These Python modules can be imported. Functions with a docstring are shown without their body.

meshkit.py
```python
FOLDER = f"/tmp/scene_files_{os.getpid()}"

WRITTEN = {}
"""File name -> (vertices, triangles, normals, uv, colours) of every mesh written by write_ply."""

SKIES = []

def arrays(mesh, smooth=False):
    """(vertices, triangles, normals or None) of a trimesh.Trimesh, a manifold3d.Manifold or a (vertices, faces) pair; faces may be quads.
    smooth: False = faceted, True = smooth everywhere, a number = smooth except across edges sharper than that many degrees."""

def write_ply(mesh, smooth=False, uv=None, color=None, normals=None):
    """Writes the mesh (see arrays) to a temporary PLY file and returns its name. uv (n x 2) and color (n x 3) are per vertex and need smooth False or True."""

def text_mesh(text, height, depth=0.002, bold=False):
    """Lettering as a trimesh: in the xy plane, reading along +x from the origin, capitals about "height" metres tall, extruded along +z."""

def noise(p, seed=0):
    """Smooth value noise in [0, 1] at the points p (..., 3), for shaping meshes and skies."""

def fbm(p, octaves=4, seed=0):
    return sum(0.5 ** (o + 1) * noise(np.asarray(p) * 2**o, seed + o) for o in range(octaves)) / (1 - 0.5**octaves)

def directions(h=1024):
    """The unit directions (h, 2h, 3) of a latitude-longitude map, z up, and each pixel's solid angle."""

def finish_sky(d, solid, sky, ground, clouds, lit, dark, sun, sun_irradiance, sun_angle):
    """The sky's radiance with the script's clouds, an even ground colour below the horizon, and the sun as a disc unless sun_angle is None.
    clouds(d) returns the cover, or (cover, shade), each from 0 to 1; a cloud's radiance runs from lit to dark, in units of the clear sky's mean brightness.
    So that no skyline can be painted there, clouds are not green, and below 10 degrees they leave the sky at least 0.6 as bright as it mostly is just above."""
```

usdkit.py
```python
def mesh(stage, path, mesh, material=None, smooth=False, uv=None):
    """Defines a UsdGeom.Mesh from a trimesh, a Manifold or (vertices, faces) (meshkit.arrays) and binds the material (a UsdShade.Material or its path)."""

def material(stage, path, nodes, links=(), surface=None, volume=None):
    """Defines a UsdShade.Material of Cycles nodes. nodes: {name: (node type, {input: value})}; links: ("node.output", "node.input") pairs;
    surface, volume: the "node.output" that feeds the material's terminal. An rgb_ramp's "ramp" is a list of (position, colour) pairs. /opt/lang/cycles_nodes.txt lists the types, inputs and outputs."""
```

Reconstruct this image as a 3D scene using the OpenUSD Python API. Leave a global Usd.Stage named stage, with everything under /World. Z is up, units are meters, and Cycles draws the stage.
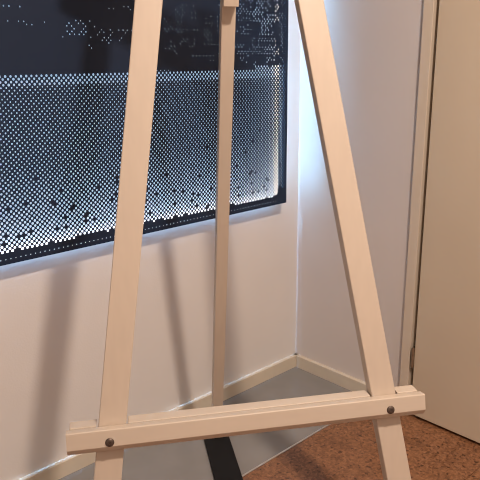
import math
import numpy as np
import trimesh
import manifold3d as m3
import usdkit
from pxr import Usd, UsdGeom, UsdLux, UsdShade, Gf, Sdf, Vt

stage = Usd.Stage.CreateInMemory()
UsdGeom.SetStageUpAxis(stage, 'Z')
UsdGeom.SetStageMetersPerUnit(stage, 1.0)
stage.DefinePrim('/World', 'Xform')
stage.DefinePrim('/World/Looks', 'Scope')
rng = np.random.default_rng(7)

# ------------------------------------------------------------------ camera
C = np.array([-1.95538638, -1.72604701, 1.3])
R = np.array([0.72648214, -0.68713775, -0.00808715])
U = np.array([0.1894672, 0.18897568, 0.96353016])
FW = np.array([0.66054967, 0.70151971, -0.26747753])
cam = UsdGeom.Camera.Define(stage, '/World/Camera')
cam.AddTransformOp().Set(Gf.Matrix4d(*R, 0, *U, 0, *(-FW), 0, *C, 1))
cam.CreateHorizontalApertureAttr(36.0)
cam.CreateVerticalApertureAttr(36.0)
cam.CreateFocalLengthAttr(36.0 * 647.09 / 480)
cam.CreateExposureAttr(-0.08)

# ------------------------------------------------------------------ lights (lamps at the ceiling)
WARM = (1.0, 0.80, 0.655)
def disk(name, pos, radius, power, color=WARM):
    l = UsdLux.DiskLight.Define(stage, '/World/' + name)
    l.AddTranslateOp().Set(Gf.Vec3d(*pos))
    l.CreateRadiusAttr(radius)
    l.CreateColorAttr(Gf.Vec3f(*color))
    l.CreateIntensityAttr(power / (math.pi * radius * radius))
    return l
disk('downlight_key', (-1.08, -1.80, 2.67), 0.085, 19.0)
disk('downlight_rear', (-2.70, -2.90, 2.67), 0.30, 2.6)
disk('downlight_side', (-0.90, -3.10, 2.67), 0.22, 1.5)
LED = (0.62, 0.84, 1.0)

# ------------------------------------------------------------------ helpers
def tag(prim, label=None, category=None, group=None, kind=None):
    p = prim.GetPrim() if hasattr(prim, 'GetPrim') else prim
    for k, v in (('label', label), ('category', category), ('group', group), ('kind', kind)):
        if v:
            p.SetCustomDataByKey(k, v)
    return p
taken = {}
def path_for(name, parent=None):
    base = str(parent.GetPath()) if parent is not None else '/World'
    n = taken.get((base, name), 0)
    taken[(base, name)] = n + 1
    return f'{base}/{name}' + (f'_{n:03d}' if n else '')
def empty(name, loc=(0, 0, 0), rz=0.0, parent=None):
    x = UsdGeom.Xform.Define(stage, path_for(name, parent))
    x.AddTranslateOp().Set(Gf.Vec3d(*map(float, loc)))
    if rz:
        x.AddRotateZOp().Set(float(rz))
    return x.GetPrim()
def obj(name, mesh, material, parent=None, smooth=30):
    return usdkit.mesh(stage, path_for(name, parent), mesh, material, smooth=smooth).GetPrim()
def struct(name, mesh, material, label):
    return tag(obj(name, mesh, material), label, None, None, 'structure')
def box(x0, x1, y0, y1, z0, z1):
    m = trimesh.creation.box([abs(x1 - x0), abs(y1 - y0), abs(z1 - z0)])
    m.apply_translation([(x0 + x1) / 2, (y0 + y1) / 2, (z0 + z1) / 2])
    return m
def rbox(x0, x1, y0, y1, z0, z1, r=0.002, seg=12):
    s = m3.Manifold.sphere(r, seg)
    return m3.Manifold.batch_hull([s.translate([x, y, z]) for x in (x0 + r, x1 - r) for y in (y0 + r, y1 - r) for z in (z0 + r, z1 - r)])
def cat(ms):
    return trimesh.util.concatenate(ms)

# ------------------------------------------------------------------ materials
def mat(name, base, rough=0.5, var=0.06, nscale=(8, 8, 8), bump=0.0, bscale=200.0, bdist=0.001, detail=4, coat=0.0, metallic=0.0, spec=None):
    a = [c * (1 - var) for c in base]
    b = [min(1, c * (1 + var)) for c in base]
    p = {'roughness': rough, 'metallic': metallic, 'coat_weight': coat, 'coat_roughness': 0.12}
    if spec is not None:
        p['specular_ior_level'] = spec
    nodes = {'tc': ('texture_coordinate', {}), 'mp': ('mapping', {'scale': nscale}), 'n': ('noise_texture', {'scale': 1.0, 'detail': detail}),
             'r': ('rgb_ramp', {'ramp': [(0.3, a), (0.7, b)]}), 'p': ('principled_bsdf', p)}
    links = [('tc.object', 'mp.vector'), ('mp.vector', 'n.vector'), ('n.fac', 'r.fac'), ('r.color', 'p.base_color')]
    if bump:
        nodes['n2'] = ('noise_texture', {'scale': bscale, 'detail': 2})
        nodes['b'] = ('bump', {'strength': bump, 'distance': bdist})
        links += [('tc.object', 'n2.vector'), ('n2.fac', 'b.height'), ('b.normal', 'p.normal')]
    return usdkit.material(stage, '/World/Looks/' + name, nodes, links, surface='p.BSDF')

M = {}
M['wall_paint'] = mat('wall_paint', (0.775, 0.752, 0.735), 0.6, 0.02, (3, 3, 3), bump=0.2, bscale=190, bdist=0.0015)
M['side_paint'] = mat('side_paint', (0.70, 0.655, 0.63), 0.42, 0.015, (3, 3, 3), bump=0.06, bscale=120)
M['ceiling_paint'] = mat('ceiling_paint', (0.80, 0.78, 0.76), 0.8, 0.02)
M['cream_trim'] = mat('cream_trim', (0.68, 0.61, 0.50), 0.45, 0.03, (12, 12, 12))
M['frame_paint'] = mat('frame_paint', (0.68, 0.60, 0.50), 0.42, 0.03, (4, 4, 1))
M['door_paint'] = mat('door_paint', (0.64, 0.55, 0.43), 0.42, 0.03, (2, 2, 2))
M['grey_vinyl'] = mat('grey_vinyl', (0.255, 0.248, 0.24), 0.2, 0.06, (7, 7, 7), bump=0.05, bscale=70)
M['screed'] = mat('screed', (0.05, 0.035, 0.025), 0.9, 0.05)
M['aluminium'] = mat('aluminium', (0.75, 0.73, 0.70), 0.35, 0.03, (30, 30, 30), metallic=1.0)
M['pale_wood'] = mat('pale_wood', (0.61, 0.52, 0.43), 0.45, 0.02, (55, 55, 2.2), bump=0.08, bscale=220, bdist=0.0006)
M['pale_wood_cross'] = mat('pale_wood_cross', (0.615, 0.53, 0.44), 0.45, 0.02, (55, 2.2, 55), bump=0.08, bscale=220, bdist=0.0006)
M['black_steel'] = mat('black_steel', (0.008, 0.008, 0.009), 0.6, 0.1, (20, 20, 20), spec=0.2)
M['bolt_metal'] = mat('bolt_metal', (0.13, 0.10, 0.085), 0.42, 0.15, (200, 200, 200), metallic=0.7)
M['hinge_metal'] = mat('hinge_metal', (0.36, 0.29, 0.22), 0.38, 0.2, (120, 120, 60), metallic=0.8)
M['panel_black'] = mat('panel_black', (0.010, 0.023, 0.058), 0.5, 0.08, (5, 5, 5), spec=0.3)

def cork(name):
    nodes = {'tc': ('texture_coordinate', {}),
             'v': ('voronoi_texture', {'scale': 120.0, 'randomness': 1.0}),
             'n': ('noise_texture', {'scale': 90.0, 'detail': 5, 'roughness': 0.7}),
             'dk': ('noise_texture', {'scale': 60.0, 'detail': 2, 'roughness': 0.5}),
             'big': ('noise_texture', {'scale': 9.0, 'detail': 2}),
             'bw': ('rgb_to_bw', {}),
             'm0': ('mix_float', {'fac': 0.68}),
             'm1': ('mix_float', {'fac': 0.2}),
             'r': ('rgb_ramp', {'ramp': [(0.30, (0.10, 0.045, 0.020)), (0.45, (0.20, 0.088, 0.040)), (0.56, (0.28, 0.128, 0.060)), (0.72, (0.38, 0.195, 0.100))]}),
             'rd': ('rgb_ramp', {'ramp': [(0.31, (0.35, 0.30, 0.27)), (0.42, (1.0, 1.0, 1.0))]}),
             'mul': ('mix_color', {'blend_type': 'multiply', 'fac': 1.0}),
             'b': ('bump', {'strength': 0.2, 'distance': 0.001}),
             'p': ('principled_bsdf', {'roughness': 0.45})}
    links = [('tc.object', 'v.vector'), ('tc.object', 'n.vector'), ('tc.object', 'dk.vector'), ('tc.object', 'big.vector'), ('v.color', 'bw.color'), ('bw.val', 'm0.a'), ('n.fac', 'm0.b'),
             ('m0.result', 'm1.a'), ('big.fac', 'm1.b'), ('m1.result', 'r.fac'), ('dk.fac', 'rd.fac'), ('r.color', 'mul.a'), ('rd.color', 'mul.b'), ('mul.result', 'p.base_color'), ('n.fac', 'b.height'), ('b.normal', 'p.normal')]
    return usdkit.material(stage, '/World/Looks/' + name, nodes, links, surface='p.BSDF')
M['cork'] = cork('cork')
def emit(name, color, strength):
    return usdkit.material(stage, '/World/Looks/' + name, {'e': ('emission', {'color': color, 'strength': strength})}, [], surface='e.emission')
M['led'] = emit('led', (1.0, 0.90, 0.82), 2.4)
M['led_bottom'] = emit('led_bottom', (1.0, 0.93, 0.88), 8.0)
M['led_low'] = emit('led_low', (0.30, 0.60, 1.0), 9.0)
M['led_edge'] = emit('led_edge', (0.30, 0.63, 1.0), 24.0)
M['led_down'] = emit('led_down', (0.32, 0.60, 1.0), 850.0)
M['diffuser'] = usdkit.material(stage, '/World/Looks/diffuser', {'p': ('principled_bsdf', {'base_color': (0.82, 0.82, 0.82), 'roughness': 0.6, 'emission_color': (0.44, 0.68, 1.0), 'emission_strength': 0.85})}, [], surface='p.BSDF')

# ------------------------------------------------------------------ room
WX, WY = 0.014, 0.014           # wall faces
X0, Y0, ZC = -3.7, -4.0, 2.70
EDGE = -0.402                   # where the vinyl strip along the left wall meets the cork
struct('wall_left', box(X0 - 0.1, WX + 0.1, WY, WY + 0.1, -0.02, ZC), M['wall_paint'], 'off-white rough plastered wall behind the perforated panel')
DOOR_Y1, DOOR_Y0 = -0.5788, -1.46
FR1, FR0 = -0.5215, -0.5612
wr = cat([box(WX, WX + 0.1, FR1, WY, -0.02, ZC), box(WX, WX + 0.1, Y0, -1.53, -0.02, ZC), box(WX, WX + 0.1, -1.53, FR1, 2.10, ZC)])
struct('wall_right', wr, M['side_paint'], 'smooth greyish white wall between the corner and the door frame')
struct('wall_back', box(X0 - 0.1, X0, Y0, WY, -0.02, ZC), M['wall_paint'], 'plain off-white wall closing the room beyond the panel, out of frame')
struct('wall_front', box(X0 - 0.1, WX + 0.1, Y0 - 0.1, Y0, -0.02, ZC), M['wall_paint'], 'plain off-white wall behind the camera, out of frame')
struct('ceiling', box(X0 - 0.1, WX + 0.1, Y0 - 0.1, WY + 0.1, ZC, ZC + 0.1), M['ceiling_paint'], 'plain white ceiling above the room, out of frame')

floor = empty('floor')
tag(floor, 'floor of brown cork tiles with a glossy grey vinyl strip along the panel wall', None, None, 'structure')
obj('screed', box(X0, WX + 0.1, Y0, WY, -0.03, -0.005), M['screed'], floor)
k = 0
y = EDGE - 0.004
while y > Y0:
    y2 = max(y - 0.507, Y0)
    x = WX + 0.08 - (0.45 if k % 2 else 0.0)
    xs = [WX + 0.08] + list(np.arange(x - (0.0 if k % 2 else 0.95), X0, -0.95)) + [X0]
    for a, b in zip(xs[:-1], xs[1:]):
        if a - b > 0.02:
            obj('cork_tile', rbox(b + 0.0006, a - 0.0006, y2 + 0.0006, y - 0.0006, -0.005, 0.0, 0.0008, 8), M['cork'], floor, smooth=False)
    y = y2
    k += 1
obj('vinyl_strip', box(X0, WX, EDGE, WY, -0.005, 0.0), M['grey_vinyl'], floor, smooth=False)
struct('trim_1', rbox(X0, WX, EDGE - 0.004, EDGE + 0.003, -0.004, 0.0015, 0.001, 8), M['aluminium'], 'thin metal edge strip between pale vinyl and cork')

def baseboard(length):
    # profile (depth, height) extruded along +x, rounded top edge
    h, t, r = 0.0535, 0.0165, 0.002
    pts = [(0, 0), (t, 0), (t, h - r)] + [(t - r + r * math.cos(a), h - r + r * math.sin(a)) for a in np.linspace(0, math.pi / 2, 7)[1:]] + [(0, h)]
    from shapely.geometry import Polygon
    m = trimesh.creation.extrude_polygon(Polygon(pts), length, engine='earcut')   # x=depth, y=height, z=length
    v = m.vertices.copy()
    m.vertices = np.stack([v[:, 2], -v[:, 0], v[:, 1]], 1)                           # along +x, out to -y
    m.fix_normals()
    return m
b = baseboard(WX - X0)
b.apply_translation([X0, WY, 0.0])
struct('baseboard_left', b, M['cream_trim'], 'low cream baseboard under the perforated panel, bluish light on its top edge')
b = baseboard(WY - FR1 - 0.0015)
b.apply_transform(trimesh.transformations.rotation_matrix(-math.pi / 2, [0, 0, 1]))    # +x -> -y, -y -> -x
b.apply_translation([WX, WY - 0.0005, 0.0])
struct('baseboard_right', b, M['cream_trim'], 'short low cream baseboard from the corner to the door frame')

# ------------------------------------------------------------------ door
fr = empty('trim_2')
tag(fr, 'cream painted narrow door frame beside the greyish wall', None, None, 'structure')
obj('jamb', rbox(-0.002, 0.13, FR0, FR1 - 0.003, 0.0, 2.10, 0.0015, 8), M['frame_paint'], fr)
obj('jamb', rbox(-0.002, 0.10, -1.53, -1.474, 0.0, 2.10, 0.0015, 8), M['frame_paint'], fr)
obj('head', rbox(-0.002, 0.10, -1.474, FR0, 2.055, 2.10, 0.0015, 8), M['frame_paint'], fr)
obj('door_stop', box(0.095, 0.13, -1.474, FR0, 0.0, 2.055), M['screed'], fr)
door = empty('door_1', (0.0, DOOR_Y1, 0.0))
tag(door, 'plain cream flush door with a dark gap along its hinge side', None, None, 'structure')
obj('leaf', rbox(0.0, 0.045, DOOR_Y0 - DOOR_Y1, 0.0, 0.011, 2.045, 0.002, 8), M['door_paint'], door)
hinge = []
for i in range(3):
    c = trimesh.creation.cylinder(radius=0.0058, height=0.0228, sections=20)
    c.apply_translation([-0.003, 0.0055, 0.205 + 0.0122 + i * 0.0243])
    hinge.append(c)
for z in (0.203, 0.278):
    c = trimesh.creation.cylinder(radius=0.0040, height=0.004, sections=16)
    c.apply_translation([-0.003, 0.0055, z])
    hinge.append(c)
hg = obj('hinge', cat(hinge), M['hinge_metal'], door)
tag(hg, 'small dull metal hinge low in the door gap')
obj('hinge_leaf', cat([box(0.0005, 0.030, -0.0, 0.0012, 0.206, 0.276), box(0.0005, 0.030, 0.0118, 0.0138, 0.206, 0.276)]), M['hinge_metal'], door, smooth=False)
hd = [trimesh.creation.cylinder(radius=0.026, height=0.008, sections=32)]
hd[0].apply_transform(trimesh.transformations.rotation_matrix(math.pi / 2, [0, 1, 0]))
hd[0].apply_translation([-0.004, DOOR_Y0 - DOOR_Y1 + 0.06, 1.04])
hd.append(box(-0.05, -0.008, DOOR_Y0 - DOOR_Y1 + 0.052, DOOR_Y0 - DOOR_Y1 + 0.068, 1.032, 1.048))
hd.append(box(-0.058, -0.042, DOOR_Y0 - DOOR_Y1 + 0.052, DOOR_Y0 - DOOR_Y1 + 0.18, 1.032, 1.048))
obj('handle', cat(hd), M['hinge_metal'], door)

# ------------------------------------------------------------------ perforated backlit panel
PX1, PZ0 = -0.1165, 0.7605      # right edge, lower edge
HX, HZ = 0.0073, 0.0073         # half pitch of the staggered grid
NI, NJ = 208, 118               # grid reaching left and up
PX0, PZ1 = PX1 - NI * HX, PZ0 + NJ * HZ
FACE, TH = -0.040, 0.002
panel = empty('perforated_panel', (PX1, 0.0, PZ0))
tag(panel, 'large dark perforated metal picture panel glowing with white dots on the left wall', 'wall panel')

I, J = np.meshgrid(np.arange(NI + 1), np.arange(NJ + 1), indexing='ij')
even = (I + J) % 2 == 0
cx, cz = -I * HX, J * HZ                       # local: x runs left from the right edge, z up
wx, wz = cx + PX1, cz + PZ0
def vn(ix, iz, s, seed):
    import meshkit
    return meshkit.noise(np.stack([ix * s, iz * s, np.zeros_like(ix, float) + seed * 3.7], -1), seed)
rad = np.zeros(I.shape)
rnd = rng.random(I.shape)
cl = vn(I.astype(float), J.astype(float), 0.8, 3)
LINE = 1.267                                    # skyline: full rows below
right = wx > -0.29
inner = (wx < -0.163)
field = (wz < LINE + np.where(right, 0.022 * vn(I * 1.0, J * 1.0, 0.3, 5) + 0.004, 0.0))
rl = np.interp(wz, [0.78, 0.84, 0.92, 1.02, 1.20, 1.236, 1.2365, 1.30], [0.0044, 0.0042, 0.0036, 0.0028, 0.00245, 0.00245, 0.0036, 0.0036])
rl = rl + np.where(inner, 0.0005 * np.clip((wx + 0.33) / 0.15, 0, 1) * (wz < 1.236), 0) 
rad = np.where(field, rl * (0.93 + 0.14 * rnd), 0)
drop = (cl > np.interp(wz, [0.78, 0.84, 0.95, 1.05, 1.3], [0.83, 0.83, 0.88, 0.95, 2.0])) 
rad[drop & field & (rnd < 0.85)] = 0.0
low = 0.790 + 0.012 * vn(I * 1.0, J * 0.0, 0.35, 9)
rad[wz < low] = 0
rad[(wx > -0.163) & (rad > 0)] = 0.0030
rad[(wx > -0.165) & (wz < 0.825)] = 0
rad[(J == 2) & (wx < -0.17)] = 0.0019           # one row of small holes inside the lower border
# sparse dots of the upper part: (x0, x1, z0, z1, share, radius)
patches = [(-1.20, -1.13, 1.433, 1.446, .30, .0023), (-1.20, -1.07, 1.395, 1.408, .22, .0020), (-1.215, -1.135, 1.352, 1.3585, .95, .0021), (-1.07, -1.01, 1.366, 1.384, .20, .0021),
           (-1.03, -0.955, 1.368, 1.412, .62, .0024), (-0.955, -0.92, 1.332, 1.412, .30, .0022), (-0.93, -0.80, 1.362, 1.392, .42, .0022), (-0.93, -0.84, 1.350, 1.362, .60, .0021), (-0.88, -0.80, 1.443, 1.456, .35, .0020),
           (-0.80, -0.735, 1.36, 1.42, .30, .0021), (-0.72, -0.60, 1.385, 1.435, .34, .0021), (-0.70, -0.49, 1.392, 1.399, .80, .0020), (-0.64, -0.55, 1.43, 1.475, .34, .0019), (-0.66, -0.56, 1.338, 1.372, .34, .0021), (-0.68, -0.63, 1.310, 1.340, .22, .0020),
           (-0.52, -0.47, 1.35, 1.44, .34, .0021), (-0.53, -0.46, 1.376, 1.383, .9, .0021), (-0.53, -0.46, 1.346, 1.353, .9, .0021), (-0.57, -0.47, 1.313, 1.320, .65, .0020), (-0.51, -0.47, 1.298, 1.305, .8, .0020),
           (-0.46, -0.25, 1.45, 1.62, .72, .0026), (-0.46, -0.34, 1.41, 1.452, .42, .0024), (-0.40, -0.30, 1.40, 1.45, .30, .0024), (-0.30, -0.165, 1.43, 1.62, .60, .0032), (-0.26, -0.19, 1.385, 1.44, .65, .0032), (-0.40, -0.20, 1.385, 1.399, .45, .0026),
           (-0.46, -0.39, 1.34, 1.40, .30, .0023), (-0.30, -0.165, 1.365, 1.378, .70, .0026), (-0.46, -0.17, 1.318, 1.352, .60, .0026), (-0.42, -0.28, 1.30, 1.33, .30, .0024), (-0.23, -0.165, 1.29, 1.345, .55, .0030), (-0.34, -0.27, 1.285, 1.30, .5, .0026), (-0.73, -0.66, 1.268, 1.277, .8, .0020),
           (-1.60, -1.22, 1.38, 1.45, .18, .0022), (-0.9, -0.46, 1.50, 1.62, .22, .0022), (-1.60, -0.9, 1.52, 1.62, .12, .0022)]
r2 = rng.random(I.shape)
for x0, x1, z0, z1, share, rr in patches:
    sel = (wx > x0) & (wx < x1) & (wz > z0) & (wz < z1) & (wz > LINE) & (r2 < share) & ~field
    rad[sel] = rr * 0.9 * (0.9 + 0.2 * rnd[sel])
edge_band = (wx > -0.163) & (wx < -0.128) & (wz > LINE) & (r2 < 0.6)
rad[edge_band] = 0.0021
rad[(I < 2) | (I > NI - 3) | (J < 2) | (J > NJ - 3)] = 0
rad[~even] = 0
fv, ff, base = [], [], 0
NS = 8
ang = np.arange(NS) * 2 * math.pi / NS + math.pi / NS
hol = even & (rad > 0)
full = even & (I > 0) & (I < NI) & (J > 0) & (J < NJ)
sol = full & ~hol
def add_faces(v, f):
    global base
    fv.append(v); ff.append(f + base); base += len(v)
corner = np.array([[HX, 0], [0, HZ], [-HX, 0], [0, -HZ]])
# solid diamonds, and half diamonds on the border
P = np.stack([cx[sol], cz[sol]], 1)
v = (P[:, None, :] + corner[None]).reshape(-1, 2)
idx = np.arange(len(P))[:, None] * 4
add_faces(v, np.vstack([idx + [0, 1, 2], idx + [0, 2, 3]]))
for cond, cs in ((even & (I == 0) & (J > 0) & (J < NJ), [1, 2, 3]), (even & (I == NI) & (J > 0) & (J < NJ), [3, 0, 1]), (even & (J == 0) & (I > 0) & (I < NI), [0, 1, 2]), (even & (J == NJ) & (I > 0) & (I < NI), [2, 3, 0])):
    P = np.stack([cx[cond], cz[cond]], 1)
    v = (P[:, None, :] + corner[cs][None]).reshape(-1, 2)
    add_faces(v, np.arange(len(P))[:, None] * 3 + [0, 1, 2])
for i, j, a, b_ in ((0, 0, 1, 2), (NI, 0, 0, 1), (0, NJ, 2, 3), (NI, NJ, 3, 0)):
    if (i + j) % 2 == 0:
        c = np.array([-i * HX, j * HZ])
        add_faces(np.array([c, c + corner[a], c + corner[b_]]), np.array([[0, 1, 2]]))
# holed diamonds
P = np.stack([cx[hol], cz[hol]], 1)
rr = rad[hol]
n = len(P)
ring = P[:, None, :] + rr[:, None, None] * np.stack([np.cos(ang), np.sin(ang)], 1)[None]
v = np.concatenate([P[:, None, :] + corner[None], ring], 1).reshape(-1, 2)
tri = []
for q in range(4):
    # ring vertices nearest to corner q (at angle q*90): indices q*2-1 and q*2
    a, b_ = 4 + (2 * q - 1) % NS, 4 + (2 * q) % NS
    tri += [[q, b_, a]]
    c = 4 + (2 * q + 1) % NS
    tri += [[q, (q + 1) % 4, c], [q, c, b_]]
idx = np.arange(n)[:, None, None] * (4 + NS)
add_faces(v, (idx + np.array(tri)[None]).reshape(-1, 3))
V2, F2 = np.vstack(fv), np.vstack(ff)
front = np.stack([V2[:, 0], np.full(len(V2), FACE), V2[:, 1]], 1)
back = front + [0, TH, 0]
# hole walls
rv = np.concatenate([np.stack([ring[..., 0], np.full(ring.shape[:2], FACE), ring[..., 1]], -1), np.stack([ring[..., 0], np.full(ring.shape[:2], FACE + TH), ring[..., 1]], -1)], 1).reshape(-1, 3)
w = []
for s in range(NS):
    t = (s + 1) % NS
    w += [[s, NS + s, NS + t], [s, NS + t, t]]
wi = (np.arange(n)[:, None, None] * 2 * NS + np.array(w)[None]).reshape(-1, 3)
nb = len(front)
allv = np.vstack([front, back, rv])
allf = np.vstack([F2, F2[:, ::-1] + nb, wi + 2 * nb])
sheet = trimesh.Trimesh(allv, allf, process=False)
obj('face_sheet', sheet, M['panel_black'], panel, smooth=False)
W_, H_ = NI * HX, NJ * HZ
# plain upper part of the sheet and folded edges
obj('upper_sheet', box(-W_, 0, FACE, FACE + TH, H_ + 0.0005, 1.20), M['panel_black'], panel, smooth=False)
obj('folded_edge', box(-0.0015, 0.0, FACE + TH, FACE + 0.024, 0.0, 1.20), M['panel_black'], panel, smooth=False)
obj('folded_edge', box(-W_, -W_ + 0.0015, FACE + TH, FACE + 0.024, 0.0, 1.20), M['panel_black'], panel, smooth=False)
obj('folded_edge', box(-W_ + 0.0015, -0.0015, FACE + TH, FACE + 0.034, 0.0, 0.0015), M['panel_black'], panel, smooth=False)
obj('folded_edge', box(-W_ + 0.0015, -0.0015, FACE + TH, FACE + 0.024, 1.1985, 1.20), M['panel_black'], panel, smooth=False)
tag(obj('light_diffuser', box(-W_ + 0.010, -0.010, -0.018, -0.014, 0.010, 1.19), M['diffuser'], panel, smooth=False), 'bright white diffuser seen through the holes')
# LED strips: inside, along the border, shining over the diffuser; at the back, shining out on the walls
tag(obj('led_strip', box(-0.049, -0.046, -0.036, -0.020, 0.03, 1.18), M['led'], panel, smooth=False), 'white light strip behind the right border')
tag(obj('led_strip', box(-W_ + 0.02, -0.052, -0.036, -0.020, 0.020, 0.023), M['led_bottom'], panel, smooth=False), 'white light strip behind the lower border')
tag(obj('led_strip', box(-0.014, -0.010, -0.013, 0.005, 0.04, 1.19), M['led_edge'], panel, smooth=False), 'bluish light strip shining out past the right edge')
tag(obj('led_strip', box(-W_ + 0.01, -0.52, 0.000, 0.010, 0.700, 0.702), M['led_down'], panel, smooth=False), 'bluish light strip shining down on the wall')
tag(obj('led_strip', box(-W_ + 0.01, -0.03, -0.004, 0.006, 0.006, 0.008), M['led_low'], panel, smooth=False), 'faint bluish light strip along the back of the lower edge')
for sx in (-0.25, -1.25):
    obj('wall_bracket', box(sx, sx + 0.04, -0.013, WY - 0.001, 0.5, 0.54), M['panel_black'], panel, smooth=False)

# ------------------------------------------------------------------ easel
E = dict(fx=-0.6305, fy=-0.1895, phi=-2.1319, a=0.6142, tb=0.236, S=0.3419, k=0.1488, w=0.0648, D=0.0326, ht=0.4715, Lt=0.4479, tg=0.2356, wr=0.0388, lip=0.030, lh=0.0405)
easel = empty('easel', (E['fx'], E['fy'], 0.0), math.degrees(E['phi']))     # local x = towards the viewer, local y = to the viewer's right
tag(easel, 'large pale wooden A-frame easel with an empty tray in front of the panel', 'easel')
BAR = 0.012
cb = 1 / math.sqrt(1 + E['tb'] ** 2)
sb = E['tb'] * cb
def framed(man, origin, ax, ay, az):
    return man.transform(np.array([[ax[i], ay[i], az[i], origin[i]] for i in range(3)]))
def leg_solid(sg, grow=0.0, r=0.003):
    # leg: z along its length, x its front normal (0 at the front face), y its width
    d = np.array([-E['tb'], -sg * E['k'], 1.0]); d /= np.linalg.norm(d)
    nrm = np.array([cb, 0, sb])
    wv = np.cross(d, nrm); wv /= np.linalg.norm(wv)
    if wv[1] < 0: wv = -wv
    nx = np.cross(wv, d)
    o = np.array([E['a'], sg * E['S'], E['ht']])
    bx_ = rbox(-E['D'] - grow, 0.0 + grow, -E['w'] / 2 - grow, E['w'] / 2 + grow, -0.6, 1.36, r) 
    return framed(bx_, o, nx, wv, d).trim_by_plane([0, 0, 1], 0.0 if not grow else -1)
for sg in (-1, 1):
    obj('leg', leg_solid(sg), M['pale_wood'], easel)
# rear leg, leaning back from the head to the floor
d = np.array([E['tg'], 0, 1.0]); d /= np.linalg.norm(d)
nx = np.array([d[2], 0, -d[0]])
rl_ = framed(rbox(-0.030, 0.0, -0.0165, 0.0194, -0.2, 1.75, 0.002), [0, 0, 0], nx, [0, 1, 0], d).trim_by_plane([0, 0, 1], BAR)
tag(obj('rear_leg', rl_, M['pale_wood'], easel), 'narrower leg leaning back behind the tray')
# small block on the rear leg, near the top of the picture
ZB = 1.432
bl = framed(rbox(0.0, 0.030, -0.0175, 0.0205, 0.0, 0.075, 0.002), [E['tg'] * ZB, 0, ZB], nx, [0, 1, 0], d)
obj('stop_block', bl, M['pale_wood'], easel)
# head, above the picture
zt = 1.70
xh = E['a'] - E['tb'] * (zt - E['ht'])
hb = framed(rbox(-0.0, 0.030, -0.26, 0.26, -0.05, 0.05, 0.003), [xh + 0.0008, 0, zt], [cb, 0, sb], [0, 1, 0], [-sb, 0, cb])
obj('head_board', hb, M['pale_wood_cross'], easel)
# tray: lip in front of the legs, shelf board let in between and beside them
HT, LH, Lt = E['ht'], E['lh'], E['Lt']
xl = E['a'] + 0.0005
from shapely.geometry import Polygon
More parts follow.
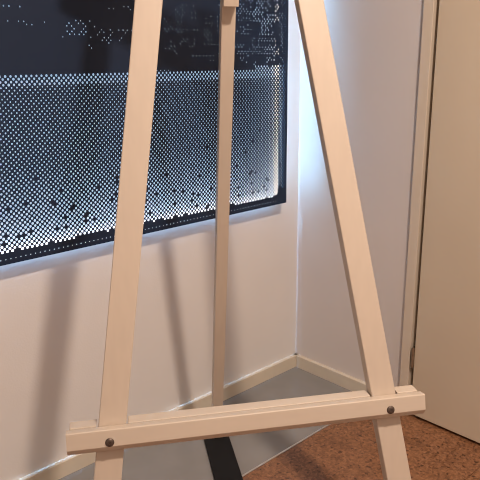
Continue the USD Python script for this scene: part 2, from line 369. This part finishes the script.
# the lip leans like the legs: drawn in the plane of the legs, then tilted about the line where leg and lip meet
prof = Polygon([(0, 0), (E['lip'], 0), (E['lip'], -LH), (E['lip'] - 0.011, -LH - 0.013), (-0.006, -LH - 0.013), (-0.006, -0.012), (0, -0.006)]).buffer(-0.0035, join_style=2).buffer(0.0035, quad_segs=5)
lm = trimesh.creation.extrude_polygon(prof, 2 * Lt - 0.009, engine='earcut')                  # x=depth, y=height, z=length
lx, lz = lm.vertices[:, 0] + 0.0006, lm.vertices[:, 1]
lm.vertices = np.stack([E['a'] + lx * cb - lz * sb, Lt - 0.008 - lm.vertices[:, 2], HT + lx * sb + lz * cb], 1)
lm.merge_vertices()
lm.fix_normals()
lip = m3.Manifold(m3.Mesh(np.asarray(lm.vertices, np.float32), np.asarray(lm.faces, np.uint32)))
cut = leg_solid(-1, 0.0006, 0.001) + leg_solid(1, 0.0006, 0.001)
lipm = lip - cut
tag(obj('tray_lip', lipm, M['pale_wood_cross'], easel), 'front board of the tray')
shelf = rbox(xl - 0.033, xl - 0.0002, -Lt + 0.007, Lt - 0.013, HT - LH - 0.010, HT + 0.002, 0.003, 16)
cut2 = leg_solid(-1, 0.0045, 0.001) + leg_solid(1, 0.0045, 0.001)
obj('tray_shelf', shelf - cut2 - lip, M['pale_wood_cross'], easel)
for sy in (-0.3495, 0.3455):
    dome = m3.Manifold.sphere(0.0105, 32).scale([0.42, 1, 1]).trim_by_plane([1, 0, 0], 0.0)
    slot = m3.Manifold.cylinder(0.01, 0.0036, 0.0036, 6).rotate([0, 90, 0]).translate([0.0022, 0, 0])
    bx = E['lip'] + 0.0008
    bolt = framed(dome - slot, [E['a'] + bx * cb + 0.0305 * sb, sy, HT + bx * sb - 0.0305 * cb], [cb, 0, sb], [0, 1, 0], [-sb, 0, cb])
    tag(obj('bolt', bolt, M['bolt_metal'], easel), 'dark round bolt head')
# black bar on the floor from the foot of the rear leg forwards
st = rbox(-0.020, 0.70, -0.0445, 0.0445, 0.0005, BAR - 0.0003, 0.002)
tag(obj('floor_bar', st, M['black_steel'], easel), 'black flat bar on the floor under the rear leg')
